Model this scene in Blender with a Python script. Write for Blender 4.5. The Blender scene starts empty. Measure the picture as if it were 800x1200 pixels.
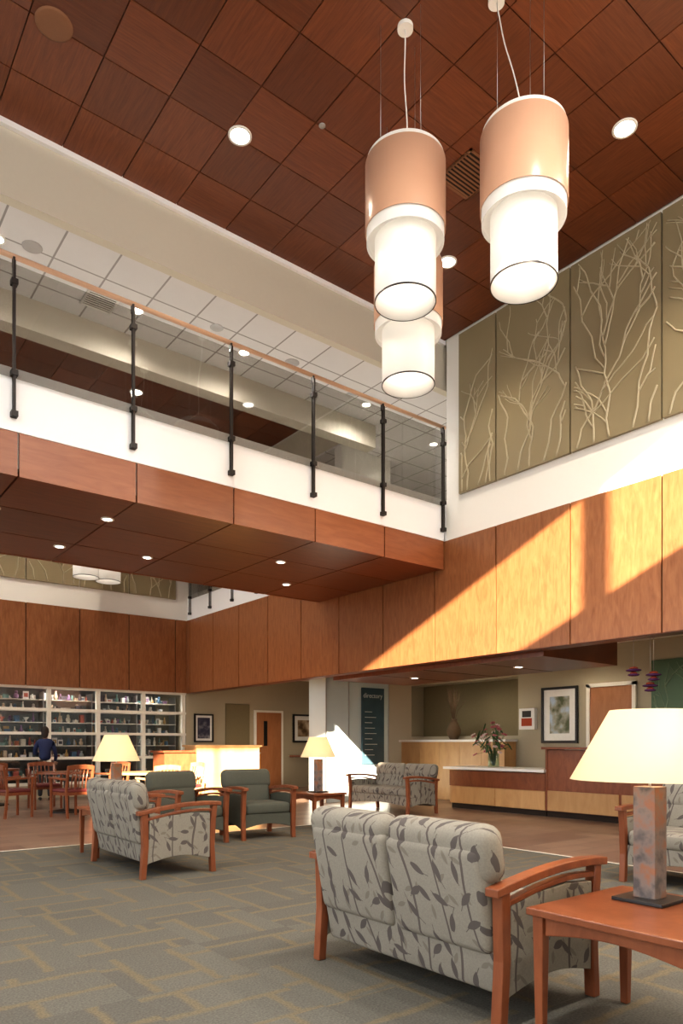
import bpy, bmesh, math, random
from mathutils import Matrix, Vector
random.seed(7)
scene = bpy.context.scene
scene.view_settings.view_transform = 'Standard'
try:
    scene.view_settings.look = 'Medium High Contrast'
except Exception:
    pass
scene.view_settings.exposure = 0.05
COL = scene.collection

# ------------------------------------------------------------------ materials
def new_mat(name):
    m = bpy.data.materials.new(name); m.use_nodes = True
    nt = m.node_tree
    b = nt.nodes.get('Principled BSDF')
    return m, nt, b

def N(nt, t, **kw):
    n = nt.nodes.new(t)
    for k, v in kw.items():
        setattr(n, k, v)
    return n

def plain(name, col, rough=0.6, metal=0.0, noise=0.06, nscale=20, emis=None, es=0.0, spec=None):
    m, nt, b = new_mat(name)
    tc = N(nt, 'ShaderNodeTexCoord'); no = N(nt, 'ShaderNodeTexNoise')
    no.inputs['Scale'].default_value = nscale; no.inputs['Detail'].default_value = 3
    nt.links.new(tc.outputs['Object'], no.inputs['Vector'])
    mx = N(nt, 'ShaderNodeMix', data_type='RGBA')
    mx.inputs[6].default_value = (*[c*(1-noise) for c in col], 1)
    mx.inputs[7].default_value = (*[min(1, c*(1+noise)) for c in col], 1)
    nt.links.new(no.outputs['Fac'], mx.inputs[0])
    nt.links.new(mx.outputs[2], b.inputs['Base Color'])
    b.inputs['Roughness'].default_value = rough
    b.inputs['Metallic'].default_value = metal
    if spec is not None: b.inputs['Specular IOR Level'].default_value = spec
    if emis:
        b.inputs['Emission Color'].default_value = (*emis, 1)
        b.inputs['Emission Strength'].default_value = es
    return m

def wood(name, c1, c2, stretch=(12, 12, 1.0), rough=0.35, island=0.25, alt=None, scale=2.0):
    m, nt, b = new_mat(name)
    tc = N(nt, 'ShaderNodeTexCoord')
    geo = N(nt, 'ShaderNodeNewGeometry')
    def branch(st):
        mp = N(nt, 'ShaderNodeMapping'); mp.inputs['Scale'].default_value = st
        nt.links.new(tc.outputs['Object'], mp.inputs['Vector'])
        no = N(nt, 'ShaderNodeTexNoise'); no.inputs['Scale'].default_value = scale
        no.inputs['Detail'].default_value = 6; no.inputs['Roughness'].default_value = 0.6
        no.inputs['Distortion'].default_value = 0.8
        nt.links.new(mp.outputs[0], no.inputs['Vector'])
        return no.outputs['Fac']
    f = branch(stretch)
    if alt:
        f2 = branch(alt)
        fr = N(nt, 'ShaderNodeMath', operation='MULTIPLY'); fr.inputs[1].default_value = 7.31
        nt.links.new(geo.outputs['Random Per Island'], fr.inputs[0])
        fr2 = N(nt, 'ShaderNodeMath', operation='FRACT'); nt.links.new(fr.outputs[0], fr2.inputs[0])
        gt = N(nt, 'ShaderNodeMath', operation='GREATER_THAN'); gt.inputs[1].default_value = 0.5
        nt.links.new(fr2.outputs[0], gt.inputs[0])
        mf = N(nt, 'ShaderNodeMix', data_type='FLOAT')
        nt.links.new(gt.outputs[0], mf.inputs[0]); nt.links.new(f, mf.inputs[2]); nt.links.new(f2, mf.inputs[3])
        f = mf.outputs[0]
    cr = N(nt, 'ShaderNodeValToRGB')
    cr.color_ramp.elements[0].position = 0.3; cr.color_ramp.elements[0].color = (*c1, 1)
    cr.color_ramp.elements[1].position = 0.7; cr.color_ramp.elements[1].color = (*c2, 1)
    nt.links.new(f, cr.inputs[0])
    mr = N(nt, 'ShaderNodeMapRange')
    mr.inputs['To Min'].default_value = 1 - island; mr.inputs['To Max'].default_value = 1 + island
    nt.links.new(geo.outputs['Random Per Island'], mr.inputs[0])
    vm = N(nt, 'ShaderNodeVectorMath', operation='SCALE')
    nt.links.new(cr.outputs[0], vm.inputs[0]); nt.links.new(mr.outputs[0], vm.inputs['Scale'])
    nt.links.new(vm.outputs[0], b.inputs['Base Color'])
    b.inputs['Roughness'].default_value = rough
    return m

def brick_mat(name, c1, c2, mortar, bw, rh, ms, rough=0.5, offset=0.5, noise=0.15, nscale=6, rot=0):
    m, nt, b = new_mat(name)
    tc = N(nt, 'ShaderNodeTexCoord')
    mp = N(nt, 'ShaderNodeMapping'); mp.inputs['Rotation'].default_value = (0, 0, rot)
    nt.links.new(tc.outputs['Object'], mp.inputs[0])
    br = N(nt, 'ShaderNodeTexBrick'); br.offset = offset
    br.inputs['Color1'].default_value = (*c1, 1); br.inputs['Color2'].default_value = (*c2, 1)
    br.inputs['Mortar'].default_value = (*mortar, 1)
    br.inputs['Scale'].default_value = 1; br.inputs['Mortar Size'].default_value = ms
    br.inputs['Brick Width'].default_value = bw; br.inputs['Row Height'].default_value = rh
    nt.links.new(mp.outputs[0], br.inputs['Vector'])
    no = N(nt, 'ShaderNodeTexNoise'); no.inputs['Scale'].default_value = nscale; no.inputs['Detail'].default_value = 5
    nt.links.new(tc.outputs['Object'], no.inputs['Vector'])
    mr = N(nt, 'ShaderNodeMapRange'); mr.inputs['To Min'].default_value = 1-noise; mr.inputs['To Max'].default_value = 1+noise
    nt.links.new(no.outputs['Fac'], mr.inputs[0])
    vm = N(nt, 'ShaderNodeVectorMath', operation='SCALE')
    nt.links.new(br.outputs['Color'], vm.inputs[0]); nt.links.new(mr.outputs[0], vm.inputs['Scale'])
    nt.links.new(vm.outputs[0], b.inputs['Base Color'])
    b.inputs['Roughness'].default_value = rough
    return m

def carpet_mat():
    m, nt, b = new_mat('carpet_weave')
    tc = N(nt, 'ShaderNodeTexCoord')
    def brick(rot, bw, rh, ms, off):
        mp = N(nt, 'ShaderNodeMapping'); mp.inputs['Rotation'].default_value = (0, 0, rot)
        mp.inputs['Location'].default_value = (off, off*.7, 0)
        nt.links.new(tc.outputs['Object'], mp.inputs[0])
        nz = N(nt, 'ShaderNodeTexNoise'); nz.inputs['Scale'].default_value = 14; nz.inputs['Detail'].default_value = 4
        nt.links.new(mp.outputs[0], nz.inputs['Vector'])
        ad = N(nt, 'ShaderNodeVectorMath', operation='MULTIPLY_ADD')
        ad.inputs[1].default_value = (0.05, 0.05, 0.0)
        nt.links.new(nz.outputs['Color'], ad.inputs[0]); nt.links.new(mp.outputs[0], ad.inputs[2])
        br = N(nt, 'ShaderNodeTexBrick'); br.offset = 0.37
        br.inputs['Color1'].default_value = (0.112, 0.108, 0.094, 1)
        br.inputs['Color2'].default_value = (0.135, 0.130, 0.112, 1)
        br.inputs['Mortar'].default_value = (0.162, 0.136, 0.094, 1)
        br.inputs['Scale'].default_value = 1; br.inputs['Mortar Size'].default_value = ms
        br.inputs['Mortar Smooth'].default_value = 0.8
        br.inputs['Brick Width'].default_value = bw; br.inputs['Row Height'].default_value = rh
        nt.links.new(ad.outputs[0], br.inputs['Vector'])
        return br
    a = brick(0, .95, 0.30, 0.038, 0); c = brick(math.pi/2, 0.8, 0.34, 0.040, .3)
    mp = N(nt, 'ShaderNodeMapping'); nt.links.new(tc.outputs['Object'], mp.inputs[0])
    ck = N(nt, 'ShaderNodeTexChecker'); ck.inputs['Scale'].default_value = 1.5
    nt.links.new(mp.outputs[0], ck.inputs['Vector'])
    mx = N(nt, 'ShaderNodeMix', data_type='RGBA')
    nt.links.new(ck.outputs['Fac'], mx.inputs[0]); nt.links.new(a.outputs[0], mx.inputs[6]); nt.links.new(c.outputs[0], mx.inputs[7])
    no = N(nt, 'ShaderNodeTexNoise'); no.inputs['Scale'].default_value = 90; no.inputs['Detail'].default_value = 4
    nt.links.new(tc.outputs['Object'], no.inputs['Vector'])
    mr = N(nt, 'ShaderNodeMapRange'); mr.inputs['To Min'].default_value = .45; mr.inputs['To Max'].default_value = 1.55
    nt.links.new(no.outputs['Fac'], mr.inputs[0])
    vm = N(nt, 'ShaderNodeVectorMath', operation='SCALE')
    nt.links.new(mx.outputs[2], vm.inputs[0]); nt.links.new(mr.outputs[0], vm.inputs['Scale'])
    nt.links.new(vm.outputs[0], b.inputs['Base Color'])
    b.inputs['Roughness'].default_value = 0.95; b.inputs['Specular IOR Level'].default_value = 0.1
    bp = N(nt, 'ShaderNodeBump'); bp.inputs['Strength'].default_value = 0.3; bp.inputs['Distance'].default_value = 0.01
    nt.links.new(no.outputs['Fac'], bp.inputs['Height']); nt.links.new(bp.outputs[0], b.inputs['Normal'])
    return m

def floral_mat():
    m, nt, b = new_mat('floral_upholstery')
    tc = N(nt, 'ShaderNodeTexCoord')
    s0 = N(nt, 'ShaderNodeSeparateXYZ'); nt.links.new(tc.outputs['Object'], s0.inputs[0])
    def mth(op, a_, b_=None, c_=None):
        n = N(nt, 'ShaderNodeMath', operation=op)
        for i, v in enumerate((a_, b_, c_)):
            if v is None: continue
            if isinstance(v, (int, float)): n.inputs[i].default_value = v
            else: nt.links.new(v, n.inputs[i])
        return n.outputs[0]
    U = mth('MULTIPLY_ADD', s0.outputs[0], .9, s0.outputs[1])
    V = mth('MULTIPLY_ADD', s0.outputs[0], .5, s0.outputs[2])
    cb = N(nt, 'ShaderNodeCombineXYZ'); nt.links.new(U, cb.inputs[0]); nt.links.new(V, cb.inputs[1])
    def leaves(S, off, w, l, keep):
        sc = N(nt, 'ShaderNodeVectorMath', operation='MULTIPLY_ADD')
        sc.inputs[1].default_value = (S, S, 0); sc.inputs[2].default_value = off
        nt.links.new(cb.outputs[0], sc.inputs[0])
        vo = N(nt, 'ShaderNodeTexVoronoi', voronoi_dimensions='2D'); vo.inputs['Scale'].default_value = 1; vo.inputs['Randomness'].default_value = .7
        nt.links.new(sc.outputs[0], vo.inputs['Vector'])
        sb = N(nt, 'ShaderNodeVectorMath', operation='SUBTRACT')
        nt.links.new(sc.outputs[0], sb.inputs[0]); nt.links.new(vo.outputs['Position'], sb.inputs[1])
        sepc = N(nt, 'ShaderNodeSeparateColor'); nt.links.new(vo.outputs['Color'], sepc.inputs[0])
        ang = mth('MULTIPLY_ADD', sepc.outputs[0], 2.6, -1.3)
        rt = N(nt, 'ShaderNodeVectorRotate', rotation_type='Z_AXIS')
        nt.links.new(sb.outputs[0], rt.inputs['Vector']); nt.links.new(ang, rt.inputs['Angle'])
        sp = N(nt, 'ShaderNodeSeparateXYZ'); nt.links.new(rt.outputs[0], sp.inputs[0])
        x = mth('DIVIDE', mth('ABSOLUTE', sp.outputs[0]), w)
        z = mth('DIVIDE', sp.outputs[1], l); z2 = mth('MULTIPLY', z, z)
        leaf = mth('LESS_THAN', mth('ADD', x, z2), 1.0)
        stem = mth('MULTIPLY', mth('LESS_THAN', mth('ABSOLUTE', mth('MULTIPLY_ADD', z2, .05, sp.outputs[0])), .016), mth('LESS_THAN', mth('ABSOLUTE', sp.outputs[1]), l*1.9))
        kk = mth('LESS_THAN', sepc.outputs[1], keep)
        return mth('MULTIPLY', leaf, kk), mth('MULTIPLY', stem, kk)
    L1, st1 = leaves(9.2, (0.3, 0.1, 0), 0.15, 0.44, .70)
    L2, st2 = leaves(12.0, (5.3, 2.1, 0), 0.13, 0.40, .45)
    wv = N(nt, 'ShaderNodeTexWave', wave_type='BANDS', bands_direction='X')
    wv.inputs['Scale'].default_value = 1.6; wv.inputs['Distortion'].default_value = 5
    wv.inputs['Detail'].default_value = 1; wv.inputs['Detail Scale'].default_value = .9
    nt.links.new(cb.outputs[0], wv.inputs['Vector'])
    gt = N(nt, 'ShaderNodeMath', operation='GREATER_THAN'); gt.inputs[1].default_value = 0.990
    nt.links.new(wv.outputs['Fac'], gt.inputs[0])
    no = N(nt, 'ShaderNodeTexNoise'); no.inputs['Scale'].default_value = 120
    nt.links.new(tc.outputs['Object'], no.inputs['Vector'])
    base = N(nt, 'ShaderNodeMix', data_type='RGBA')
    base.inputs[6].default_value = (.205, .190, .158, 1); base.inputs[7].default_value = (.290, .268, .225, 1)
    nt.links.new(no.outputs['Fac'], base.inputs[0])
    cur = base.outputs[2]
    for msk, col in ((L2, (.190, .170, .140)), (gt.outputs[0], (.115, .098, .088)), (st1, (.115, .098, .088)), (L1, (.108, .094, .086))):
        mx = N(nt, 'ShaderNodeMix', data_type='RGBA')
        nt.links.new(msk, mx.inputs[0]); nt.links.new(cur, mx.inputs[6]); mx.inputs[7].default_value = (*col, 1)
        cur = mx.outputs[2]
    nt.links.new(cur, b.inputs['Base Color'])
    b.inputs['Roughness'].default_value = 0.85; b.inputs['Specular IOR Level'].default_value = 0.2
    return m

def glass_mat(name, tint=(0.95, 0.97, 0.96), base=.04, edge=.35):
    m, nt, b = new_mat(name); nt.nodes.remove(b)
    out = nt.nodes['Material Output']
    tr = N(nt, 'ShaderNodeBsdfTransparent'); tr.inputs[0].default_value = (*tint, 1)
    gl = N(nt, 'ShaderNodeBsdfGlossy'); gl.inputs['Roughness'].default_value = 0.02
    lw = N(nt, 'ShaderNodeLayerWeight'); lw.inputs[0].default_value = .5
    pw = N(nt, 'ShaderNodeMath', operation='POWER'); pw.inputs[1].default_value = 3
    nt.links.new(lw.outputs['Facing'], pw.inputs[0])
    ma = N(nt, 'ShaderNodeMath', operation='MULTIPLY_ADD'); ma.inputs[1].default_value = edge; ma.inputs[2].default_value = base
    nt.links.new(pw.outputs[0], ma.inputs[0])
    mx = N(nt, 'ShaderNodeMixShader')
    nt.links.new(ma.outputs[0], mx.inputs[0]); nt.links.new(tr.outputs[0], mx.inputs[1]); nt.links.new(gl.outputs[0], mx.inputs[2])
    nt.links.new(mx.outputs[0], out.inputs[0])
    return m

def emit(name, col, s):
    m, nt, b = new_mat(name); nt.nodes.remove(b)
    e = N(nt, 'ShaderNodeEmission'); e.inputs[0].default_value = (*col, 1); e.inputs[1].default_value = s
    nt.links.new(e.outputs[0], nt.nodes['Material Output'].inputs[0])
    return m

def shade_mat(name, col, es, ecol, tr=.35, rough=.5):
    m, nt, b = new_mat(name)
    out = nt.nodes['Material Output']
    b.inputs['Base Color'].default_value = (*col, 1); b.inputs['Roughness'].default_value = rough
    b.inputs['Emission Color'].default_value = (*ecol, 1); b.inputs['Emission Strength'].default_value = es
    tl = N(nt, 'ShaderNodeBsdfTranslucent'); tl.inputs[0].default_value = (*col, 1)
    mx = N(nt, 'ShaderNodeMixShader'); mx.inputs[0].default_value = tr
    nt.links.new(b.outputs[0], mx.inputs[1]); nt.links.new(tl.outputs[0], mx.inputs[2])
    nt.links.new(mx.outputs[0], out.inputs[0])
    return m

def painting(name, c1, c2, c3, sc=3, rough=.3):
    m, nt, b = new_mat(name)
    tc = N(nt, 'ShaderNodeTexCoord'); no = N(nt, 'ShaderNodeTexNoise')
    no.inputs['Scale'].default_value = sc; no.inputs['Detail'].default_value = 6
    nt.links.new(tc.outputs['Object'], no.inputs['Vector'])
    cr = N(nt, 'ShaderNodeValToRGB')
    cr.color_ramp.elements[0].position = .35; cr.color_ramp.elements[0].color = (*c1, 1)
    cr.color_ramp.elements[1].position = .65; cr.color_ramp.elements[1].color = (*c3, 1)
    e = cr.color_ramp.elements.new(.5); e.color = (*c2, 1)
    nt.links.new(no.outputs['Fac'], cr.inputs[0]); nt.links.new(cr.outputs[0], b.inputs['Base Color'])
    b.inputs['Roughness'].default_value = rough
    return m

M_ceilwood = wood('ceiling_cherry', (.130, .034, .011), (.205, .062, .020), (1.5, 26, 1), 0.42, 0.20, alt=(26, 1.5, 1))
M_panel = wood('bulkhead_cherry', (.235, .085, .031), (.350, .145, .058), (9, 9, 1.6), 0.33, 0.12, scale=2.2)
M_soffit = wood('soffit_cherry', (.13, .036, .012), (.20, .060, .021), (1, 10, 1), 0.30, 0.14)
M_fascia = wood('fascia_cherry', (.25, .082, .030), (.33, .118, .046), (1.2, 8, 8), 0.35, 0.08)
M_furn = wood('furniture_cherry', (.175, .055, .024), (.250, .085, .037), (6, 6, 2), 0.28, 0.08)
M_maple = wood('maple_panel', (.46, .26, .11), (.56, .34, .155), (3, 3, 1), 0.4, 0.08)
M_rail = wood('handrail_wood', (.58, .36, .24), (.68, .45, .31), (1, 8, 8), 0.4, 0.05)
M_dark = plain('dark_joint', (.02, .010, .006), .8)
M_white = plain('white_paint', (.86, .84, .79), .6, noise=.01)
M_upstand = plain('white_upstand_laminate', (.93, .93, .93), .5, noise=.005)
M_ltrim = plain('ivory_trim', (.84, .80, .70), .5, noise=.01)
M_beige = plain('beige_paint', (.44, .385, .275), .7, noise=.02)
M_cream = plain('cream_paint', (.60, .555, .46), .7, noise=.02)
M_olive = plain('bronze_relief_panel', (.290, .238, .142), .40, noise=.05, nscale=3)
M_olive2 = plain('bronze_relief_branch', (.50, .435, .295), .35, noise=.03)
M_green = plain('green_relief_panel', (.10, .17, .10), .5, noise=.05, nscale=3)
M_green2 = plain('green_relief_branch', (.20, .28, .18), .5, noise=.03)
M_tileceil = brick_mat('acoustic_tile', (.68, .665, .66), (.72, .705, .70), (.32, .30, .29), .61, .61, .012, .9, 0.0, .03)
M_floor = brick_mat('floor_tile', (.18, .11, .08), (.28, .19, .135), (.12, .09, .07), .9, .30, .006, .30, .5, .3, 3)
M_bridgefloor = plain('bridge_bounce_floor', (.55, .53, .50), .9)  # unseen floor, made pale to bounce light onto the tile ceiling
M_carpet = carpet_mat()
M_floral = floral_mat()
M_gfab = plain('grey_green_upholstery', (.080, .084, .066), .9, noise=.15, nscale=60)
M_metal = plain('dark_bronze_metal', (.035, .028, .025), .5, metal=.3)
M_steel = plain('steel', (.5, .5, .5), .35, metal=.9)
M_black = plain('black_plastic', (.02, .02, .02), .4)
M_glass = glass_mat('rail_glass', (.74, .735, .72), .07, .42)
M_shopglass = glass_mat('shop_glass', (.95, .96, .97), .04, .2)
M_lens = emit('downlight_lens', (1, .95, .86), 14)
M_pendw = shade_mat('pendant_white', (.84, .82, .78), .14, (1, .94, .88))
M_pendc = shade_mat('pendant_copper_mesh', (.60, .350, .225), .06, (1, .70, .50), .15, .30)  # faint emission stands in for sunlight on the copper
M_lampshade = shade_mat('linen_shade', (.80, .66, .44), .26, (1, .74, .40))
M_slate = painting('slate_copper_mosaic', (.10, .09, .09), (.22, .18, .16), (.30, .14, .08), 14, .35)
M_counterw = plain('white_counter', (.78, .76, .72), .3, noise=.02)
M_cabin = plain('copper_speaker', (.26, .12, .06), .6)
M_burg = plain('burgundy_vinyl', (.13, .025, .025), .5)
M_skin = plain('skin', (.50, .30, .21), .6)
M_navy = plain('navy_shirt', (.02, .03, .09), .8)
M_pants = plain('charcoal_trousers', (.03, .03, .035), .8)
M_hair = plain('dark_hair', (.03, .018, .012), .6)
M_dirw = plain('directory_frosted_glass', (.60, .68, .68), .2, noise=.03, nscale=4)
M_dirb = plain('directory_blue_panel', (.055, .10, .125), .2, noise=.3, nscale=4)
M_txt = plain('sign_lettering', (.6, .66, .66), .5)
M_doorw = wood('door_veneer', (.36, .15, .06), (.44, .20, .09), (5, 5, 1), .4, .03)
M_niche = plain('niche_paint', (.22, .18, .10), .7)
M_mat = plain('picture_mat', (.82, .80, .75), .6)
M_leaf = plain('foliage', (.05, .10, .03), .6, noise=.4)
M_pinkf = plain('pink_petals', (.45, .12, .14), .6, noise=.3)
M_whitef = plain('white_petals', (.65, .50, .45), .6)
M_vase = glass_mat('vase_glass', (.8, .9, .85), .06, .4)
M_twig = plain('dried_twigs', (.14, .09, .05), .8)
M_purp = plain('purple_glass_ornament', (.10, .03, .12), .15)
M_orng = plain('orange_red_glass', (.40, .07, .03), .2)
M_ground = plain('exterior_ground', (.35, .34, .30), .9)
M_art1 = painting('landscape_print', (.10, .12, .06), (.35, .35, .28), (.45, .55, .65), 5)
M_art2 = painting('sepia_print', (.10, .06, .03), (.35, .25, .15), (.6, .5, .38), 4)
M_art3 = painting('night_print', (.02, .02, .05), (.05, .05, .08), (.3, .3, .32), 4)

# ------------------------------------------------------------------ mesh builder
class MB:
    def __init__(s, name):
        s.name = name; s.v = []; s.f = []; s.fm = []; s.fs = []; s.mats = []; s.M = Matrix()
    def mi(s, m):
        if m not in s.mats: s.mats.append(m)
        return s.mats.index(m)
    def add(s, vs, fs, mat, smooth=False, M=None):
        o = len(s.v); T = s.M @ M if M is not None else s.M
        s.v += [tuple(T @ Vector(p)) for p in vs]
        i = s.mi(mat)
        for f in fs:
            s.f.append([o+k for k in f]); s.fm.append(i); s.fs.append(smooth)
    def box(s, x0, y0, z0, x1, y1, z1, mat, M=None):
        vs = [(x0,y0,z0),(x1,y0,z0),(x1,y1,z0),(x0,y1,z0),(x0,y0,z1),(x1,y0,z1),(x1,y1,z1),(x0,y1,z1)]
        fs = [(0,3,2,1),(4,5,6,7),(0,1,5,4),(1,2,6,5),(2,3,7,6),(3,0,4,7)]
        s.add(vs, fs, mat, False, M)
    def rbox(s, c, size, r, mat, M=None, seg=3):
        bm = bmesh.new(); bmesh.ops.create_cube(bm, size=1)
        for v in bm.verts: v.co = Vector((v.co.x*size[0], v.co.y*size[1], v.co.z*size[2]))
        r = min(r, min(size)*.49)
        bmesh.ops.bevel(bm, geom=bm.edges[:], offset=r, segments=seg, profile=.5, affect='EDGES')
        bm.verts.index_update()
        T = Matrix.Translation(c)
        if M is not None: T = T @ M
        s.add([v.co.copy() for v in bm.verts], [[v.index for v in f.verts] for f in bm.faces], mat, True, T)
        bm.free()
    def lathe(s, prof, c, mat, seg=32, M=None, smooth=True):
        vs = []; fs = []
        for (r, z) in prof:
            for k in range(seg):
                a = 2*math.pi*k/seg
                vs.append((c[0]+r*math.cos(a), c[1]+r*math.sin(a), c[2]+z))
        for i in range(len(prof)-1):
            for k in range(seg):
                k2 = (k+1) % seg
                fs.append((i*seg+k, i*seg+k2, (i+1)*seg+k2, (i+1)*seg+k))
        s.add(vs, fs, mat, smooth, M)
    def cyl(s, c, r, h, mat, seg=24, r2=None, M=None):
        r2 = r if r2 is None else r2
        s.lathe([(r, 0), (r2, h)], c, mat, seg, M)
        for rr, z, fl in ((r, 0, 1), (r2, h, 0)):
            vs = [(c[0]+rr*math.cos(2*math.pi*k/seg), c[1]+rr*math.sin(2*math.pi*k/seg), c[2]+z) for k in range(seg)]
            f = list(range(seg)); 
            if fl: f.reverse()
            s.add(vs, [f], mat, False, M)
    def tube(s, pts, r, mat, seg=6):
        pts = [Vector(p) for p in pts]
        rs = r if isinstance(r, (list, tuple)) else [r]*len(pts)
        vs = []; fs = []
        up = None
        for i, p in enumerate(pts):
            d = (pts[min(i+1, len(pts)-1)] - pts[max(i-1, 0)]).normalized()
            if up is None: up = Vector((0,0,1)) if abs(d.z) < .9 else Vector((1,0,0))
            a = d.cross(up).normalized(); b_ = a.cross(d).normalized(); up = b_
            for k in range(seg):
                t = 2*math.pi*k/seg
                vs.append(p + (a*math.cos(t) + b_*math.sin(t))*rs[i])
        for i in range(len(pts)-1):
            for k in range(seg):
                k2 = (k+1) % seg
                fs.append((i*seg+k, i*seg+k2, (i+1)*seg+k2, (i+1)*seg+k))
        fs.append(list(range(seg))[::-1]); fs.append([(len(pts)-1)*seg+k for k in range(seg)])
        s.add(vs, fs, mat, True)
    def prismy(s, poly, y0, y1, mat, M=None):
        n = len(poly)
        vs = [(p[0], y0, p[1]) for p in poly] + [(p[0], y1, p[1]) for p in poly]
        fs = [list(range(n)), list(range(n, 2*n))[::-1]]
        for i in range(n):
            j = (i+1) % n
            fs.append((i, i+n, j+n, j))
        s.add(vs, fs, mat, False, M)
    def sphere(s, c, r, mat, seg=12, rings=8, M=None):
        if not isinstance(r, (tuple, list)): r = (r, r, r)
        vs = []; fs = []
        for i in range(rings+1):
            th = math.pi*i/rings
            for k in range(seg):
                a = 2*math.pi*k/seg
                vs.append((c[0]+r[0]*math.sin(th)*math.cos(a), c[1]+r[1]*math.sin(th)*math.sin(a), c[2]-r[2]*math.cos(th)))
        for i in range(rings):
            for k in range(seg):
                k2 = (k+1) % seg
                fs.append((i*seg+k, i*seg+k2, (i+1)*seg+k2, (i+1)*seg+k))
        s.add(vs, fs, mat, True, M)
    def obj(s, loc=(0,0,0), rotz=0, parent=None, bevel=0):
        me = bpy.data.meshes.new(s.name); me.from_pydata(s.v, [], s.f)
        for m in s.mats: me.materials.append(m)
        me.polygons.foreach_set('material_index', s.fm)
        me.polygons.foreach_set('use_smooth', s.fs)
        me.update()
        o = bpy.data.objects.new(s.name, me); COL.objects.link(o)
        o.location = loc; o.rotation_euler = (0, 0, rotz)
        if parent: o.parent = parent
        if bevel:
            b = o.modifiers.new('bevel', 'BEVEL'); b.width = bevel; b.segments = 2; b.limit_method = 'ANGLE'
        return o

def empty(name, loc=(0,0,0)):
    e = bpy.data.objects.new(name, None); COL.objects.link(e); e.location = loc; e.empty_display_size = .1; return e
def simple(name, boxes, mat):
    b = MB(name)
    for bx in boxes: b.box(*bx, mat)
    return b.obj()

XR = 8.22; YB = 7.78; YBK = 11.1; YF = 17.0; ZC = 7.66
XL = -6.0; YN = -2.0; XW = 12.0; XE = 16.0
ZU = 5.10

# ------------------------------------------------------------------ floors
simple('floor', [(XL-.2, YN-.2, -.2, XE+.2, 20, 0)], M_floor)
b = MB('carpet'); b.box(XL, YN, 0.0, 6.75, 8.8, .012, M_carpet); b.obj()
b = MB('trim_carpet_edge')
b.box(XL, 8.8, 0, 6.78, 8.83, .014, M_ltrim); b.box(6.75, YN, 0, 6.78, 8.8, .014, M_ltrim); b.obj()
simple('exterior_ground', [(-60, -40, -.5, XL-.2, 40, -.25), (XL-.2, -40, -.5, 30, YN-.2, -.25)], M_ground)

# ------------------------------------------------------------------ walls
b = MB('wall_near')
b.box(XL-.2, YN-.2, 0, XE+.2, YN, 6.08, M_white)
b.box(XL-.2, YN-.2, 7.60, XE+.2, YN, 8.0, M_white)
b.box(XL-.2, YN-.2, 6.08, -3.2, YN, 7.60, M_white)
b.box(8.1, YN-.2, 6.08, XE+.2, YN, 7.60, M_white)
b.obj()
b = MB('window_1')
for x in (-3.2, -.6, 1.9, 8.05):
    b.box(x, YN-.12, 6.08, x+.05, YN-.06, 7.60, M_metal)
b.box(4.50, YN-.14, 6.08, 4.66, YN-.04, 7.60, M_metal)
b.obj()
b = MB('wall_left')
b.box(XL-.2, YN, 0, XL, YF+.2, .3, M_white); b.box(XL-.2, YN, 7.4, XL, YF+.2, 8.0, M_white)
b.box(XL-.2, YN, .3, XL, YN+.3, 7.4, M_white); b.box(XL-.2, YF-.3, .3, XL, YF+.2, 7.4, M_white)
b.obj()
b = MB('window_2')
for k in range(1, 11):
    y = YN+.3+k*1.68
    b.box(XL-.14, y-.03, .3, XL-.06, y+.03, 7.4, M_metal)
for z in (2.6, 5.0): b.box(XL-.14, YN+.3, z-.03, XL-.06, YF-.3, z+.03, M_metal)
b.obj()
simple('wall_sun_blocker', [(-45, YN-.2, -.25, XL-.2, YN, 17)], M_white)  # added out of view to keep sun off the left windows
simple('ceiling_roof_deck', [(XL-.2, YN-.2, 7.80, XE+.2, 20, 8.1)], M_white)

b = MB('wall_back')
b.box(XL, YF, 4.46, XE+.2, YF+.2, 7.8, M_white)
b.box(XL, YF, 2.60, XR+.18, YF+.2, 4.46, M_white)
b.box(XL, YF, 0, 1.3, YF+.2, 2.6, M_beige)
b.box(8.2, YF, 0, XE+.2, YF+.2, 3.3, M_beige)
b.box(1.3, YF, 0, 8.2, YF+.2, .3, M_beige)
b.obj()
b = MB('wall_right')
b.box(XR+.02, YN, 4.46, XR+.2, YB, 7.8, M_white)
b.box(XR+.02, YN, 2.60, XR+.2, YF, 4.46, M_beige)
b.box(XR+.02, YB, 4.46, XR+.2, YF, ZU+.02, M_upstand)
b.box(XR+.02, 9.5, 6.96, XR+.2, YF, 7.8, M_cream)
b.obj()
b = MB('trim_wood_panels_right')
ys = [YN, -.75, .5, 1.75, 3.0, 4.25, 5.5, 6.75, 8.0, 9.25, 10.5, 11.75, 13, 14.25, 15.5, 16.75, YF]
b.box(XR-.002, YN, 2.6, XR+.02, YF, 4.45, M_dark)
for y0, y1 in zip(ys[:-1], ys[1:]):
    b.box(XR-.03, y0+.010, 2.58, XR-.002, y1-.010, 4.46, M_panel)
b.obj()
b = MB('trim_wood_panels_back')
xs = [-6, -4.2, -3, -1.8, -.6, .6, 1.8, 3.05, 4.25, 5.45, 6.65, 7.88, 8.19]
b.box(XL, YF-.02, 2.6, XR, YF, 4.45, M_dark)
for x0, x1 in zip(xs[:-1], xs[1:]):
    b.box(x0+.010, YF-.045, 2.58, x1-.010, YF-.02, 4.46, M_panel)
b.obj()

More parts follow.
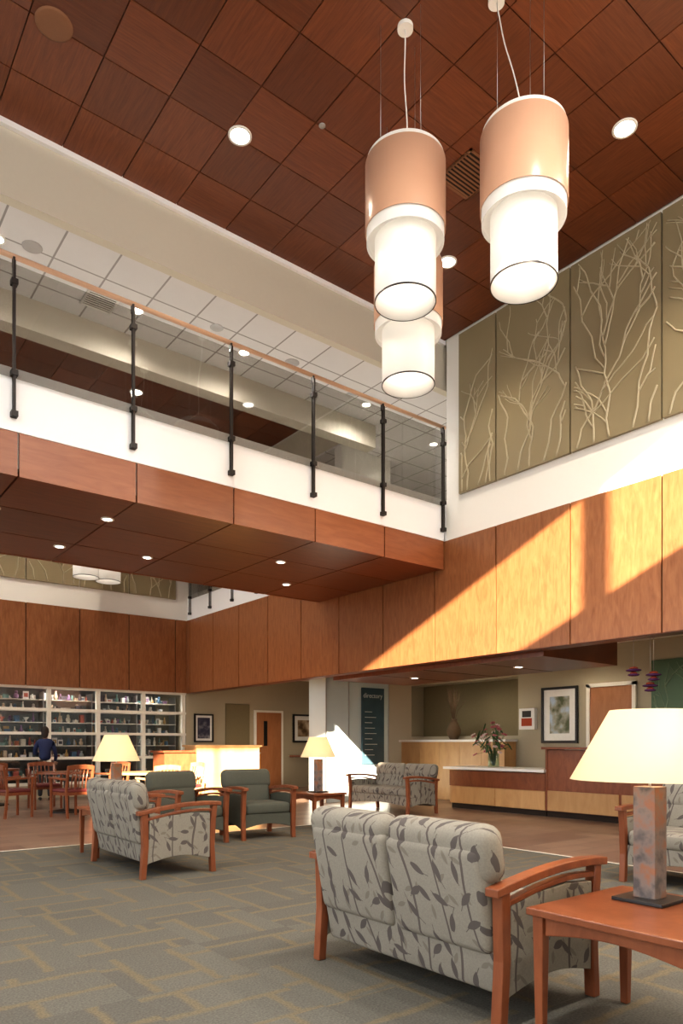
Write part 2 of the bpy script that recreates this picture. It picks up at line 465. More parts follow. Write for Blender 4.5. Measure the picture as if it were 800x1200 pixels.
def grow(u0, u1, v0, v1, rnd, n=5, step=.06):
    paths = []
    def go(u, v, ang, length, r, depth):
        pts = [(u, v)]; rs = [r]
        k = int(length/step)
        curl = rnd.uniform(-.03, .03); zig = rnd.choice((-1, 1))
        for i in range(k):
            if i % 5 == 4: ang += zig*rnd.uniform(.15, .5); zig = -zig
            ang += rnd.gauss(0, .05) + curl
            ang = max(.5, min(2.65, ang))
            u += step*math.cos(ang); v += step*math.sin(ang)
            if u < u0+.03 or u > u1-.03 or v > v1-.03: break
            pts.append((u, v)); rs.append(r*(1-.45*i/k))
            if depth < 3 and rnd.random() < .12 and i > 1:
                go(u, v, ang+rnd.choice((-1, 1))*rnd.uniform(.4, .8), length*rnd.uniform(.35, .7), r*.8, depth+1)
        if len(pts) > 2: paths.append((pts, rs))
    for i in range(n):
        u = u0 + (u1-u0)*(i+rnd.uniform(.2, .8))/n
        go(u, v0+.02, 1.57+rnd.uniform(-.35, .35), (v1-v0)*rnd.uniform(.8, 1.25), .0145, 0)
    return paths
rnd = random.Random(3)
def relief(name, edges, v0, v1, axis, plane, mp, mb, n=4, sgn=-1):
    b = MB(name)
    for e0, e1 in zip(edges[:-1], edges[1:]):
        if axis == 'x': b.box(min(plane, plane+sgn*.05), e0+.012, v0, max(plane, plane+sgn*.05), e1-.012, v1, mp)
        else: b.box(e0+.012, min(plane, plane+sgn*.05), v0, e1-.012, max(plane, plane+sgn*.05), v1, mp)
        for pts, rs in grow(e0+.02, e1-.02, v0, v1, rnd, n):
            q = plane+sgn*.054
            if axis == 'x': b.tube([(q, u, v) for u, v in pts], rs, mb, 6)
            else: b.tube([(u, q, v) for u, v in pts], rs, mb, 6)
    return b.obj()
relief('branch_relief_wall_panel', [.5, 1.75, 3.0, 4.25, 5.5, 6.75, 7.49], 5.13, 7.60, 'x', XR+.02, M_olive, M_olive2, 5)
relief('branch_relief_wall_panel', [1.8, 3.05, 4.25, 5.45, 6.65, 7.9], 4.98, 7.3, 'y', YF, M_olive, M_olive2, 4)
relief('branch_relief_wall_panel', [5.0, 6.4], .9, 2.72, 'x', XW, M_green, M_green2, 6)

def woodceil(name, x0, x1, y0, y1, z, s):
    b = MB(name)
    b.box(x0, y0, z+.03, x1, y1, z+.05, M_dark)
    nx = int(math.ceil((x1-x0)/s)); ny = int(math.ceil((y1-y0)/s))
    for i in range(nx):
        for j in range(ny):
            xa = x1-(i+1)*s; ya = y1-(j+1)*s
            b.box(max(xa, x0)+.005, max(ya, y0)+.005, z, xa+s-.005, ya+s-.005, z+.03, M_ceilwood)
    return b.obj()
woodceil('ceiling', XL, XR, YN, 7.85, ZC, .655)
woodceil('ceiling_second_atrium', XL, XR, 9.75, YF, ZC, .655)

b = MB('ceiling_bridge_tiles')
b.box(XL, 7.97, 6.92, XR+.2, 9.5, 6.95, M_tileceil)
b.box(XR+.02, 9.5, 6.92, XR+.2, YF, 6.95, M_tileceil)
b.box(XR+.2, 7.97, 6.92, XE, YF, 6.95, M_tileceil)
b.obj()
b = MB('trim_bridge_ceiling_fascia')
b.box(XL, 7.85, 6.90, XR+.2, 7.97, 7.62, M_cream)
b.box(XL, 7.80, 7.60, XR+.02, 7.97, 7.80, M_upstand)
b.box(XL, 9.5, 6.52, XR+.02, 9.75, 7.8, M_cream)
b.box(XR+.2, YB-.02, 6.9, XE, 7.97, 7.8, M_cream)
b.obj()
b = MB('wall_upper_corridor')
b.box(XR+.2, 7.6, ZU, XE, 7.80, 6.95, M_cream)
b.box(XE, 7.6, 0, XE+.2, YF, 7.8, M_cream)
b.box(8.25, 10.5, ZU, 9.5, 10.7, 6.92, M_white)
b.box(11.2, 12.0, ZU, 16, 12.2, 6.92, M_cream)
b.obj()
simple('wall_right_outer', [(XE, YN, 0, XE+.2, 7.6, 7.8)], M_cream)

# ------------------------------------------------------------------ bridge
b = MB('floor_bridge_slab')
b.box(XL, YB+.05, 4.10, XR-.04, YBK-.05, ZU-.05, M_white)
b.box(XL, YB+.05, ZU-.05, XR+.02, YBK-.05, ZU, M_bridgefloor)
b.box(XR+.2, 7.8, 4.7, XE, YF, ZU, M_bridgefloor)
b.obj()
px = [XR-.04-1.26*k for k in range(12)]
b = MB('trim_bridge_wood_cladding')
b.box(XL, YB+.03, 4.06, XR-.04, YBK-.03, 4.10, M_dark)
for k in range(11):
    x1 = px[k]; x0 = px[k+1]
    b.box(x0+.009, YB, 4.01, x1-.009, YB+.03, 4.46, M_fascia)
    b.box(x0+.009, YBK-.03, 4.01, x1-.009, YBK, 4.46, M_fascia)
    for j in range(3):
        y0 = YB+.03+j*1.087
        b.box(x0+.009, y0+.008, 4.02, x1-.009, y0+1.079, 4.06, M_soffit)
b.obj()
b = MB('trim_bridge_upstand')
b.box(XL, YB+.01, 4.47, XR-.03, YB+.05, 5.12, M_upstand)
b.box(XL, YBK-.05, 4.47, XR-.03, YBK-.01, 5.12, M_upstand)
b.obj()
def railing(name, axis, plane, p0, p1, posts, out, zb=4.60):
    b = MB(name)
    def P(a, o, z): return (a, plane+out*o, z) if axis == 'x' else (plane+out*o, a, z)
    def bx(a0, a1, o0, o1, z0, z1, m):
        A = P(a0, o0, z0); B = P(a1, o1, z1)
        b.box(min(A[0], B[0]), min(A[1], B[1]), z0, max(A[0], B[0]), max(A[1], B[1]), z1, m)
    for p in posts:
        bx(p-.012, p+.012, .035, .055, zb, 6.2, M_metal)
        bx(p-.012, p+.012, .0, .012, zb, 6.2, M_metal)
        for z in (zb, zb+.42, 5.95):
            bx(p-.032, p+.032, -.005, .07, z, z+.055, M_metal)
        bx(p-.01, p+.01, -.02, .04, 6.15, 6.24, M_metal)
    q = sorted(posts)
    for a, c in zip(q[:-1], q[1:]):
        bx(a+.02, c-.02, .020, .030, ZU-.1, 6.17, M_glass)
    b.tube([P(p0, .0, 6.26), P(p1, .0, 6.26)], .028, M_rail, 12)
    return b.obj()
railing('balcony_railing', 'x', YB, XL, XR-.02, [8.13-1.26*k for k in range(11)], -1)
railing('balcony_railing', 'x', YBK, XL, XR-.02, [8.13-1.26*k for k in range(11)], 1)
railing('balcony_railing', 'y', XR+.02, 11.15, 16.95, [11.3+1.1*k for k in range(6)], -1)

# ------------------------------------------------------------------ lower level right
b = MB('ceiling_lower')
b.box(XR+.2, YN, 3.10, XE, YF, 3.2, M_ltrim)
b.obj()
b = MB('trim_reception_canopy')
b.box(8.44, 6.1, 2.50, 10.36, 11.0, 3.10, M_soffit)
for y in (7.3, 8.5, 9.7): b.box(8.44, y, 2.496, 10.36, y+.008, 2.5, M_dark)
b.obj()
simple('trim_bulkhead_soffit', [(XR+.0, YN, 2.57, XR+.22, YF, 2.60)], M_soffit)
b = MB('wall_reception')
b.box(XW, YN, 0, XW+.5, 9.3, 3.1, M_beige)
b.box(XW, 12.5, 0, XW+.5, 14.0, 3.1, M_beige)
b.box(XW, 9.3, 0, XW+.5, 12.5, 1.43, M_beige)
b.box(XW, 9.3, 2.66, XW+.5, 12.5, 3.1, M_beige)
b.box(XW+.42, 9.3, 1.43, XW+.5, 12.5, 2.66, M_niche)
b.obj()
b = MB('reception_credenza')
for k in range(5):
    y = 9.35+k*.62
    b.box(11.62, y+.004, .08, 11.66, y+.616, 1.30, M_maple)
b.box(11.66, 9.35, .0, XW-.01, 12.45, 1.30, M_maple)
b.box(11.58, 9.3, 1.30, XW-.01, 12.5, 1.35, M_counterw)
b.obj()
b = MB('baseboard_reception'); b.box(XW-.015, YN, 0, XW, 6.6, .1, M_dark); b.obj()
b = MB('door_1')
b.box(XW-.04, 6.75, 0, XW-.005, 7.60, 2.32, M_doorw)
for y in (6.68, 7.60): b.box(XW-.06, y, 0, XW-.003, y+.07, 2.38, M_ltrim)
b.box(XW-.06, 6.68, 2.32, XW-.003, 7.67, 2.39, M_ltrim)
b.sphere((XW-.09, 7.5, 1.0), .03, M_steel)
b.obj()
def door_y(name, x0, x1, z1):
    b = MB(name)
    b.box(x0+.06, YF-.04, 0, x1-.06, YF-.004, z1-.06, M_doorw)
    b.box(x0, YF-.05, 0, x0+.06, YF-.003, z1, M_ltrim); b.box(x1-.06, YF-.05, 0, x1, YF-.003, z1, M_ltrim)
    b.box(x0+.06, YF-.05, z1-.06, x1-.06, YF-.003, z1, M_ltrim)
    b.box(x0+.3, YF-.045, 1.2, x0+.42, YF-.04, 1.9, M_black)
    b.sphere((x0+.15, YF-.08, 1.0), .03, M_steel)
    b.obj()
door_y('door_2', 10.25, 11.2, 2.2)
simple('dark_opening_panel', [(9.35, YF-.03, 0, 10.1, YF-.004, 2.35)], M_niche)  # flat dark panel stands in for the shade inside a door opening

def picture(name, axis, plane, a0, a1, z0, z1, art, matw=.14, fr=.05, frm=M_black):
    b = MB(name)
    def bx(s0, s1, t0, t1, d, m):
        if axis == 'x': b.box(plane-d, s0, t0, plane-.002, s1, t1, m)
        else: b.box(s0, plane-d, t0, s1, plane-.002, t1, m)
    bx(a0, a1, z0, z1, .02, M_mat)
    bx(a0+fr+matw, a1-fr-matw, z0+fr+matw, z1-fr-matw, .024, art)
    bx(a0, a0+fr, z0, z1, .045, frm); bx(a1-fr, a1, z0, z1, .045, frm)
    bx(a0+fr, a1-fr, z0, z0+fr, .045, frm); bx(a0+fr, a1-fr, z1-fr, z1, .045, frm)
    return b.obj()
picture('framed_picture', 'x', XW, 7.87, 8.70, 1.27, 2.38, M_art1)
picture('framed_picture', 'y', YF, 11.55, 12.75, 1.30, 2.12, M_art2, .12)
picture('framed_picture', 'y', YF, 8.42, 8.98, 1.30, 2.05, M_art3, .06, .04)
b = MB('wall_dispenser')
b.box(XW-.10, 8.82, 1.55, XW-.002, 9.2, 1.98, M_counterw); b.box(XW-.104, 8.88, 1.62, XW-.10, 9.14, 1.78, M_orng); b.box(XW-.106, 8.9, 1.80, XW-.10, 9.12, 1.93, M_black)
b.obj(bevel=.01)
b = MB('corridor_handrail')
b.tube([(11.4, YF-.08, .9), (15.9, YF-.08, .9)], .03, M_furn, 8)
for x in (11.6, 13, 14.5): b.tube([(x, YF-.08, .9), (x, YF-.003, .87)], .012, M_steel, 6)
b.obj()

b = MB('directory_sign_pillar')
b.box(9.0, 12.0, 0, 10.8, 12.6, 3.1, M_dirw)
for x in (9.0, 9.62, 10.78): b.box(x, 11.985, 0, x+.02, 12.0, 3.1, M_steel)
b.box(9.98, 11.95, .8, 10.62, 11.99, 2.5, M_dirb)
for k in range(9): b.box(10.05, 11.945, 1.0+k*.12, 10.05+random.uniform(.2, .45), 11.95, 1.012+k*.12, M_txt)
dp = b.obj()
tc_ = bpy.data.curves.new('directory_lettering', 'FONT'); tc_.body = 'directory'; tc_.size = .15; tc_.extrude = .003
tc_.materials.append(M_txt)
to = bpy.data.objects.new('directory_lettering', tc_); COL.objects.link(to)
to.location = (10.0, 11.945, 2.28); to.rotation_euler = (math.pi/2, 0, 0); to.parent = dp

# ------------------------------------------------------------------ reception desk
b = MB('reception_desk')
XD = 10.3
b.box(XD, 7.4, .10, XD+.7, 9.63, .74, M_maple)
b.box(XD-.02, 7.4, .44, XD, 9.63, .74, M_furn)
for y in (7.4, 8.5): b.box(XD-.015, y+.01, .11, XD, y+1.08, .42, M_maple)
b.box(XD-.08, 7.38, .76, XD+.75, 9.75, .81, M_counterw)
b.box(XD+.02, 7.4, .0, XD+.68, 9.6, .10, M_dark)
b.box(XD, 4.6, .10, XD+.5, 7.38, 1.15, M_furn)
for y in (4.65, 6.02): b.box(XD-.02, y+.01, .11, XD, y+1.33, .45, M_maple)
b.box(XD-.10, 4.5, 1.16, XD+.55, 7.42, 1.20, M_furn)
b.box(XD+.02, 4.6, 0, XD+.48, 7.38, .10, M_dark)
b.box(XD-.012, 7.36, .1, XD+.5, 7.40, 1.16, M_furn)
b.obj()

b = MB('flower_arrangement')
cx, cy, cz = 10.55, 8.75, .812
b.lathe([(.0, .0), (.10, .0), (.11, .02), (.10, .26), (.095, .26), (.09, .02), (0, .02)], (cx, cy, cz), M_vase, 20)
rf = random.Random(5)
for k in range(64):
    a = rf.uniform(0, 6.28); rr = rf.uniform(.03, .38); h = rf.uniform(.32, .88)*(1-.25*rr/.34)
    tip = (cx+rr*math.cos(a), cy+rr*math.sin(a), cz+h)
    b.tube([(cx+.02*math.cos(a), cy+.02*math.sin(a), cz+.03), (cx+.3*rr*math.cos(a), cy+.3*rr*math.sin(a), cz+.3), tip], .004, M_leaf, 4)
    m = rf.choice((M_pinkf, M_leaf, M_leaf, M_whitef, M_pinkf))
    if m is M_leaf:
        R = Matrix.Translation(tip) @ Matrix.Rotation(a, 4, 'Z') @ Matrix.Rotation(rf.uniform(.2, 1.3), 4, 'Y')
        b.sphere((0, 0, 0), (.09, .028, .008), m, 8, 6, R)
    else:
        for q in range(5):
            aa = q*1.256
            R = Matrix.Translation(tip) @ Matrix.Rotation(a, 4, 'Z') @ Matrix.Rotation(.5, 4, 'Y') @ Matrix.Rotation(aa, 4, 'Z')
            b.sphere((.026, 0, .004), (.028, .016, .012), m, 6, 5, R)
b.obj()
b = MB('vase_with_branches')
b.lathe([(0, 0), (.09, 0), (.15, .12), (.16, .22), (.10, .36), (.06, .42), (.075, .46), (.06, .46), (.05, .40), (0, .3)], (11.78, 10.9, 1.352), M_twig, 20)
for k in range(22):
    a = rf.uniform(0, 6.28); sp = rf.uniform(.05, .3)
    b.tube([(11.78, 10.9, 1.7), (11.78+.3*sp*math.cos(a), 10.9+.4*sp*math.sin(a), 2.0), (11.80+.5*sp*math.cos(a), 10.9+1.2*sp*math.sin(a), rf.uniform(2.2, 2.55))], .006, M_twig, 4)
b.obj()
def ornament(x, y, z):
    b = MB('hanging_glass_ornament')
    b.tube([(x, y, 3.1), (x, y, z-.05)], .003, M_steel, 4)
    b.sphere((x, y, z), (.10, .10, .022), M_purp, 16, 8)
    b.sphere((x, y, z+.028), (.055, .055, .022), M_orng, 16, 8)
    b.sphere((x, y, z-.06), (.075, .075, .02), M_purp, 16, 8)
    b.sphere((x, y, z-.04), (.045, .045, .02), M_orng, 16, 8)
    b.cyl((x, y, 3.08), .03, .018, M_steel, 12)
    b.obj()
ornament(8.75, 4.92, 2.22); ornament(8.85, 4.70, 2.15); ornament(8.95, 4.80, 2.02)

# ------------------------------------------------------------------ gift shop
b = MB('window_3')
for x in (1.32, 2.5, 3.63, 4.77, 5.91, 7.05, 8.14):
    b.box(x-.045, YF+.0, .3, x+.045, YF+.10, 2.6, M_ltrim)
for z in (.33, .92, 1.50, 2.05, 2.56): b.box(1.3, YF-.005, z-.032, 8.2, YF+.105, z+.032, M_ltrim)
b.box(1.3, YF+.06, .33, 8.17, YF+.066, 2.56, M_shopglass)
b.obj()
b = MB('wall_gift_shop')
b.box(1.1, 19.2, 0, 8.4, 19.3, 2.9, plain('shop_wall', (.13, .15, .155), .7)); b.box(1.1, 17.2, 0, 1.2, 19.2, 2.9, M_beige); b.box(8.3, 17.2, 0, 8.4, 19.2, 2.9, M_beige)
b.box(1.1, 17.2, 2.9, 8.4, 19.3, 3.0, M_white)
b.obj()
shelf_z = (.46, .90, 1.20, 1.48, 1.76, 2.03, 2.30)
b = MB('gift_shop_shelving')
for z in shelf_z:
    b.box(1.4, 17.6, z, 8.2, 18.0, z+.015, M_ltrim)
for x in (1.4, 2.5, 3.65, 4.8, 5.95, 7.1, 8.17): b.box(x, 17.6, 0, x+.02, 18.0, 2.5, M_steel)
b.obj()
cols = [plain('gift_%d' % i, c, .4, noise=.2) for i, c in enumerate([(.08, .16, .26), (.40, .10, .07), (.65, .60, .50), (.14, .28, .26), (.50, .32, .12), (.05, .05, .07), (.80, .78, .74), (.26, .16, .30), (.40, .44, .46), (.55, .42, .30)])]
b = MB('gift_shop_merchandise')
rg = random.Random(11)
for z in shelf_z:
    z += .018
    for yy in (17.70, 17.9):
        x = 1.5
        while x < 8.0:
            w = rg.uniform(.03, .085); h = rg.uniform(.07, .24); m = rg.choice(cols)
            if not any(abs(x+w-q) < w+.04 for q in (2.5, 3.65, 4.8, 5.95, 7.1)):
                t = rg.random()
                if t < .22: b.box(x, yy-.05, z, x+w*1.6, yy+.05, z+h*.8, m)
                elif t < .5: b.lathe([(0, 0), (w*.5, 0), (w*.75, h*.35), (w*.25, h*.8), (w*.4, h), (0, h)], (x+w, yy, z), m, 12)
                elif t < .7: b.lathe([(0, 0), (w*.4, 0), (w*.2, h*.15), (w*.9, h*.5), (w*.85, h*.52), (0, h*.2)], (x+w, yy, z), m, 12)
                elif t < .85:
                    b.sphere((x+w, yy, z+w*.8), (w*.7, w*.5, w*.8), m); b.sphere((x+w, yy, z+w*1.9), w*.45, m)
                else:
                    b.box(x+w*.2, yy-.01, z, x+w*1.8, yy+.01, z+h*.8, M_counterw); b.box(x+w*.45, yy-.014, z+h*.2, x+w*1.55, yy-.01, z+h*.6, m)
            x += w*2+rg.uniform(.015, .07)
b.obj()

b = MB('cafe_counter')
b.box(6.6, 13.2, 0, 8.1, 13.75, 1.19, M_maple); b.box(6.56, 13.16, 1.19, 8.14, 13.8, 1.23, M_maple)
b.box(5.9, 13.2, 0, 6.6, 13.75, 1.08, M_furn); b.box(5.86, 13.16, 1.08, 6.56, 13.8, 1.12, M_furn)
b.obj()

# ------------------------------------------------------------------ furniture
def seating(name, W, n, fab, loc, rotz, panel=None):
    b = MB(name); hw = W/2
    panel = panel or fab
    for s in (-1, 1):
        y0 = s*(hw-.03)-.028; y1 = y0+.056
        b.prismy([(-.375, 0), (-.325, 0), (-.300, .30), (-.305, .60), (-.365, .60), (-.355, .30)], y0, y1, M_furn)
        b.prismy([(.335, 0), (.385, 0), (.370, .25), (.385, .50), (.40, .645), (.345, .645), (.325, .45), (.322, .25)], y0, y1, M_furn)
        top = []; bot = []
        for i in range(13):
            u = i/12; x = -.40+.84*u
            z = .600+.075*math.sin(u*math.pi*.62)-.012*u*u
            top.append((x, z+.020)); bot.append((x, z-.018))
        b.prismy(top+bot[::-1], y0-.008, y1+.008, M_furn)
        top = []; bot = []
        for i in range(13):
            u = i/12; x = -.31+.65*u
            z = .545+.07*math.sin(u*math.pi*.6)-.01*u*u
            top.append((x, z+.012)); bot.append((x, z-.014))
        b.prismy(top+bot[::-1], y0+.006, y1-.006, M_furn)
        poly = [(-.31, .13)]
        for i in range(9):
            u = i/8; poly.append((-.30+.62*u, .14+.05*math.sin(u*math.pi)))
        poly += [(.325, .57), (.12, .585), (-.12, .57), (-.29, .535)]
        b.prismy(poly, s*(hw-.03)-.020, s*(hw-.03)+.020, panel)
    wi = W-.125; w = wi/n; wb = (W-.05)/n
    T = Matrix.Rotation(math.radians(-11), 4, 'Y')
    for i in range(n):
        yc = -wi/2+w*(i+.5); yb = -(W-.05)/2+wb*(i+.5)
        b.rbox((-.355, yb, .755), (.165, wb-.004, .27), .075, fab, T, 4)
        b.rbox((-.330, yc, .56), (.165, w-.004, .50), .05, fab, T, 4)
        b.rbox((.055, yc, .395), (.62, w-.006, .15), .05, fab)
    b.rbox((-.285, 0, .32), (.11, wi, .38), .03, fab, T)
    poly = [(-wi/2, .33), (wi/2, .33)]
    for i in range(9):
        u = i/8; poly.append((wi/2-wi*u, .15+.05*math.sin(u*math.pi)))
    R = Matrix.Rotation(math.pi/2, 4, 'Z')
    b.prismy(poly, -.345, -.30, fab, R)
    b.box(-.27, -wi/2, .2, .30, wi/2, .33, fab)
    return b.obj(loc, rotz, bevel=.006)
C = .013
seating('floral_loveseat', 1.36, 2, M_floral, (2.76, 2.62, C), 0)
seating('floral_loveseat', 1.36, 2, M_floral, (2.90, 6.83, C), 0)
seating('floral_loveseat', 1.66, 2, M_floral, (8.86, 9.75, 0), math.pi)
seating('floral_loveseat', 1.32, 2, M_floral, (6.28, 2.80, C), math.pi)
seating('green_armchair', .76, 1, M_gfab, (3.95, 8.18, C), -math.pi/2+.12)
seating('green_armchair', .78, 1, M_gfab, (4.98, 8.18, C), -math.pi/2-.1)

def table(name, x0, y0, x1, y1, h, z0=C):
    b = MB(name)
    cx, cy = (x0+x1)/2, (y0+y1)/2; hx, hy = (x1-x0)/2, (y1-y0)/2
    b.box(-hx, -hy, h-.032, hx, hy, h, M_furn)
    for sx in (-1, 1):
        for sy in (-1, 1):
            x = sx*(hx-.045); y = sy*(hy-.045)
            vs = [(x-.018, y-.018, 0), (x+.018, y-.018, 0), (x+.018, y+.018, 0), (x-.018, y+.018, 0),
                  (x-.026, y-.026, h-.032), (x+.026, y-.026, h-.032), (x+.026, y+.026, h-.032), (x-.026, y+.026, h-.032)]
            b.add(vs, [(0,3,2,1),(4,5,6,7),(0,1,5,4),(1,2,6,5),(2,3,7,6),(3,0,4,7)], M_furn)
    def apron(L, off, R):
        poly = [(-L, h-.032), (L, h-.032)]
        for i in range(9):
            u = i/8; poly.append((L-2*L*u, h-.115+.035*math.sin(u*math.pi)))
        b.prismy(poly, off-.01, off+.01, M_furn, R)
    I = Matrix(); R = Matrix.Rotation(math.pi/2, 4, 'Z')
    apron(hx-.07, -hy+.045, I); apron(hx-.07, hy-.045, I); apron(hy-.07, -hx+.045, R); apron(hy-.07, hx-.045, R)
    return b.obj((cx, cy, z0), bevel=.005)
table('side_table', 2.45, 1.12, 3.20, 1.86, .55)
table('side_table', 2.60, 7.60, 3.25, 8.2, .53)
table('side_table', 5.85, 8.08, 6.45, 8.68, .53)

def lamp(x, y, z, R, k=1.0, power=12):
    e = empty('table_lamp', (x, y, z))
    b = MB('lamp_base')
    b.box(-.115*k, -.115*k, 0, .115*k, .115*k, .015, M_black)
    b.box(-.05*k, -.05*k, .015, .05*k, .05*k, .50*k, M_slate)
    b.tube([(0, 0, .5*k), (0, 0, .80*k)], .006, M_steel, 8)
    b.obj(parent=e, bevel=.003)
    b = MB('lamp_shade')
    zt = .835*k; zb = .53*k
    b.lathe([(R, zb), (R*.5, zt), (R*.5-.004, zt), (R-.004, zb), (R, zb)], (0, 0, 0), M_lampshade, 48)
    b.obj(parent=e)
    b = MB('light_bulb'); b.sphere((0, 0, .64*k), .03, M_lens); b.obj(parent=e)
    L = bpy.data.lights.new('lamp_light', 'POINT'); L.energy = power; L.color = (1, .72, .42); L.shadow_soft_size = .05
    lo = bpy.data.objects.new('lamp_light', L); COL.objects.link(lo); lo.parent = e; lo.location = (0, 0, .70*k)
lamp(2.98, 1.60, .564, .335, 1.0, 7)
lamp(2.95, 7.9, .544, .26, .97, 8)
lamp(6.15, 8.38, .544, .26, .97, 8)

def dining_chair(loc, rot, fab=M_burg, wd=M_furn):
    b = MB('dining_chair')
    for s in (-1, 1):
        b.prismy([(.19, 0), (.225, 0), (.23, .66), (.19, .66)], s*.24-.017, s*.24+.017, wd)
        b.prismy([(-.28, 0), (-.24, 0), (-.20, .45), (-.27, .88), (-.305, .88), (-.24, .45)], s*.24-.017, s*.24+.017, wd)
        b.prismy([(-.25, .64), (.26, .66), (.26, .69), (-.25, .67)], s*.24-.028, s*.24+.028, wd)
    b.box(-.22, -.23, .38, .21, .23, .43, wd)
    b.rbox((0, 0, .455), (.45, .46, .07), .03, fab)
    crest = []
    for i in range(9):
        u = i/8*2-1; crest.append((-.275-.03*(1-u*u), .24*u, .855+.02*(1-u*u)))
    for i in range(8):
        p, q = crest[i], crest[i+1]
        vs = [(p[0]-.012, p[1], p[2]-.05), (p[0]+.012, p[1], p[2]-.05), (q[0]+.012, q[1], q[2]-.05), (q[0]-.012, q[1], q[2]-.05),
              (p[0]-.012, p[1], p[2]+.03), (p[0]+.012, p[1], p[2]+.03), (q[0]+.012, q[1], q[2]+.03), (q[0]-.012, q[1], q[2]+.03)]
        b.add(vs, [(0,3,2,1),(4,5,6,7),(0,1,5,4),(1,2,6,5),(2,3,7,6),(3,0,4,7)], wd)
    for y in (-.14, -.07, 0, .07, .14):
        b.tube([(-.205, y, .43), (-.23, y, .6), (-.285, y, .82)], .011, wd, 6)
    return b.obj(loc, rot)
def dining_table(x, y, m=M_furn):
    b = MB('round_dining_table')
    b.cyl((0, 0, .71), .50, .035, m, 40); b.cyl((0, 0, .05), .05, .66, M_metal, 16)
    b.cyl((0, 0, 0), .30, .03, M_metal, 32); b.cyl((0, 0, .03), .24, .03, M_metal, 32, .06)
    b.obj((x, y, 0))
dining_table(4.05, 13.35)
dining_chair((3.85, 12.45, 0), math.pi/2+.3); dining_chair((3.05, 13.0, 0), .25)
dining_chair((5.0, 13.75, 0), math.pi+.4, M_burg); dining_chair((3.95, 14.35, 0), -math.pi/2)
dining_table(3.3, 15.7); dining_chair((3.1, 14.75, 0), math.pi/2-.2); dining_chair((2.35, 15.5, 0), .2)
dining_table(5.05, 12.25, M_maple); dining_chair((5.95, 12.35, 0), math.pi+.1, M_burg, M_maple); dining_chair((4.95, 11.35, 0), math.pi/2+.2, M_burg, M_maple)

# ------------------------------------------------------------------ pendants
def pendant(x, y, zb, ox=.0, oy=.0):
    e = empty('cylinder_pendant_light', (x, y, zb))
    b = MB('pendant_shades')
    def shell(r, z0, z1, m, t=.008):
        b.lathe([(r, z0), (r, z1), (r-t, z1), (r-t, z0), (r, z0)], (0, 0, 0), m, 56)
    shell(.272, 0, .85, M_pendw)
    shell(.276, -.002, .010, M_black, .008)
    shell(.345, .52, 1.26, M_pendw)
    shell(.358, .62, 1.22, M_pendc, .005)
    shell(.25, 1.26, 1.34, M_pendw)
    b.lathe([(0, 1.34), (.25, 1.34)], (0, 0, 0), M_pendw, 40)
    b.lathe([(.25, 1.255), (.345, 1.255)], (0, 0, 0), M_pendw, 40)
    b.lathe([(.272, .56), (.345, .56)], (0, 0, 0), M_pendw, 40)
    b.lathe([(0, .34), (.264, .34)], (0, 0, 0), M_pendw, 40)
    top = ZC-zb
    for a in (0.4, 2.5, 4.6):
        b.tube([(.22*math.cos(a), .22*math.sin(a), 1.34), (.22*math.cos(a), .22*math.sin(a), top)], .0025, M_steel, 4)
    pts = []
    for i in range(13):
        u = i/12
        pts.append((ox*u+.03*math.sin(u*9)*(1-u), oy*u+.03*math.cos(u*8)*(1-u)*u*2, 1.34+(top-1.37)*u))
    b.tube(pts, .006, M_white, 6)
    b.cyl((ox, oy, top-.035), .07, .035, M_white, 24)
    b.obj(parent=e)
    L = bpy.data.lights.new('pendant_lamp', 'POINT'); L.energy = 5; L.color = (1, .92, .8); L.shadow_soft_size = .10
    lo = bpy.data.objects.new('pendant_lamp', L); COL.objects.link(lo); lo.parent = e; lo.location = (0, 0, .22)
    L = bpy.data.lights.new('pendant_lamp_upper', 'POINT'); L.energy = 12; L.color = (1, .92, .8); L.shadow_soft_size = .10
    lo = bpy.data.objects.new('pendant_lamp_upper', L); COL.objects.link(lo); lo.parent = e; lo.location = (0, 0, 1.0)
pendant(4.34, 4.60, 5.19)
pendant(4.82, 3.68, 5.08, -.02, .27)
pendant(5.08, 5.34, 4.98, .05, .1)
pendant(5.15, 15.6, 4.90); pendant(5.75, 15.9, 4.94)

# ------------------------------------------------------------------ fixtures
def downlight(x, y, z, r=.085, power=40, angle=110, col=(1, .86, .66), size=.08):
    e = empty('recessed_downlight', (x, y, z))
    b = MB('trim_ring'); b.lathe([(r+.025, 0), (r+.025, -.012), (r, -.012), (r, 0)], (0, 0, 0), M_white, 24); b.obj(parent=e)
    b = MB('lens'); b.cyl((0, 0, -.008), r, .006, M_lens, 24); b.obj(parent=e)
    if power:
        L = bpy.data.lights.new('downlight_lamp', 'SPOT'); L.energy = power; L.color = col
        L.spot_size = math.radians(angle); L.spot_blend = .7; L.shadow_soft_size = size
        lo = bpy.data.objects.new('downlight_lamp', L); COL.objects.link(lo); lo.parent = e; lo.location = (0, 0, -.03)
for (x, y) in ((3.75, 6.5), (6.85, 3.95), (6.9, 6.5), (.65, 4.0)):
    downlight(x, y, ZC, .10, 190, 110)
for (x, y) in ((3.75, 1.2), (.65, 1.2), (6.85, 1.2), (-2.4, 1.2), (-2.4, 4.0), (2.2, -.6), (5.2, -.6)):  # added fill lamps out of view, wide and strong to brighten the upstand
    downlight(x, y, ZC, .10, 570, 165, (1, .945, .875), .12)
for (x, y) in ((1.2, 12.4), (5.0, 12.4), (5.0, 15.2), (1.8, 15.2)):
    downlight(x, y, ZC, .10, 240, 140, (1, .9, .76))
for (x, y) in ((1.9, 9.0), (3.1, 8.6), (4.2, 10.0), (5.9, 9.0), (6.8, 10.2), (.3, 8.6), (3.0, 10.2)):
    downlight(x, y, 4.02, .055, 30, 120)
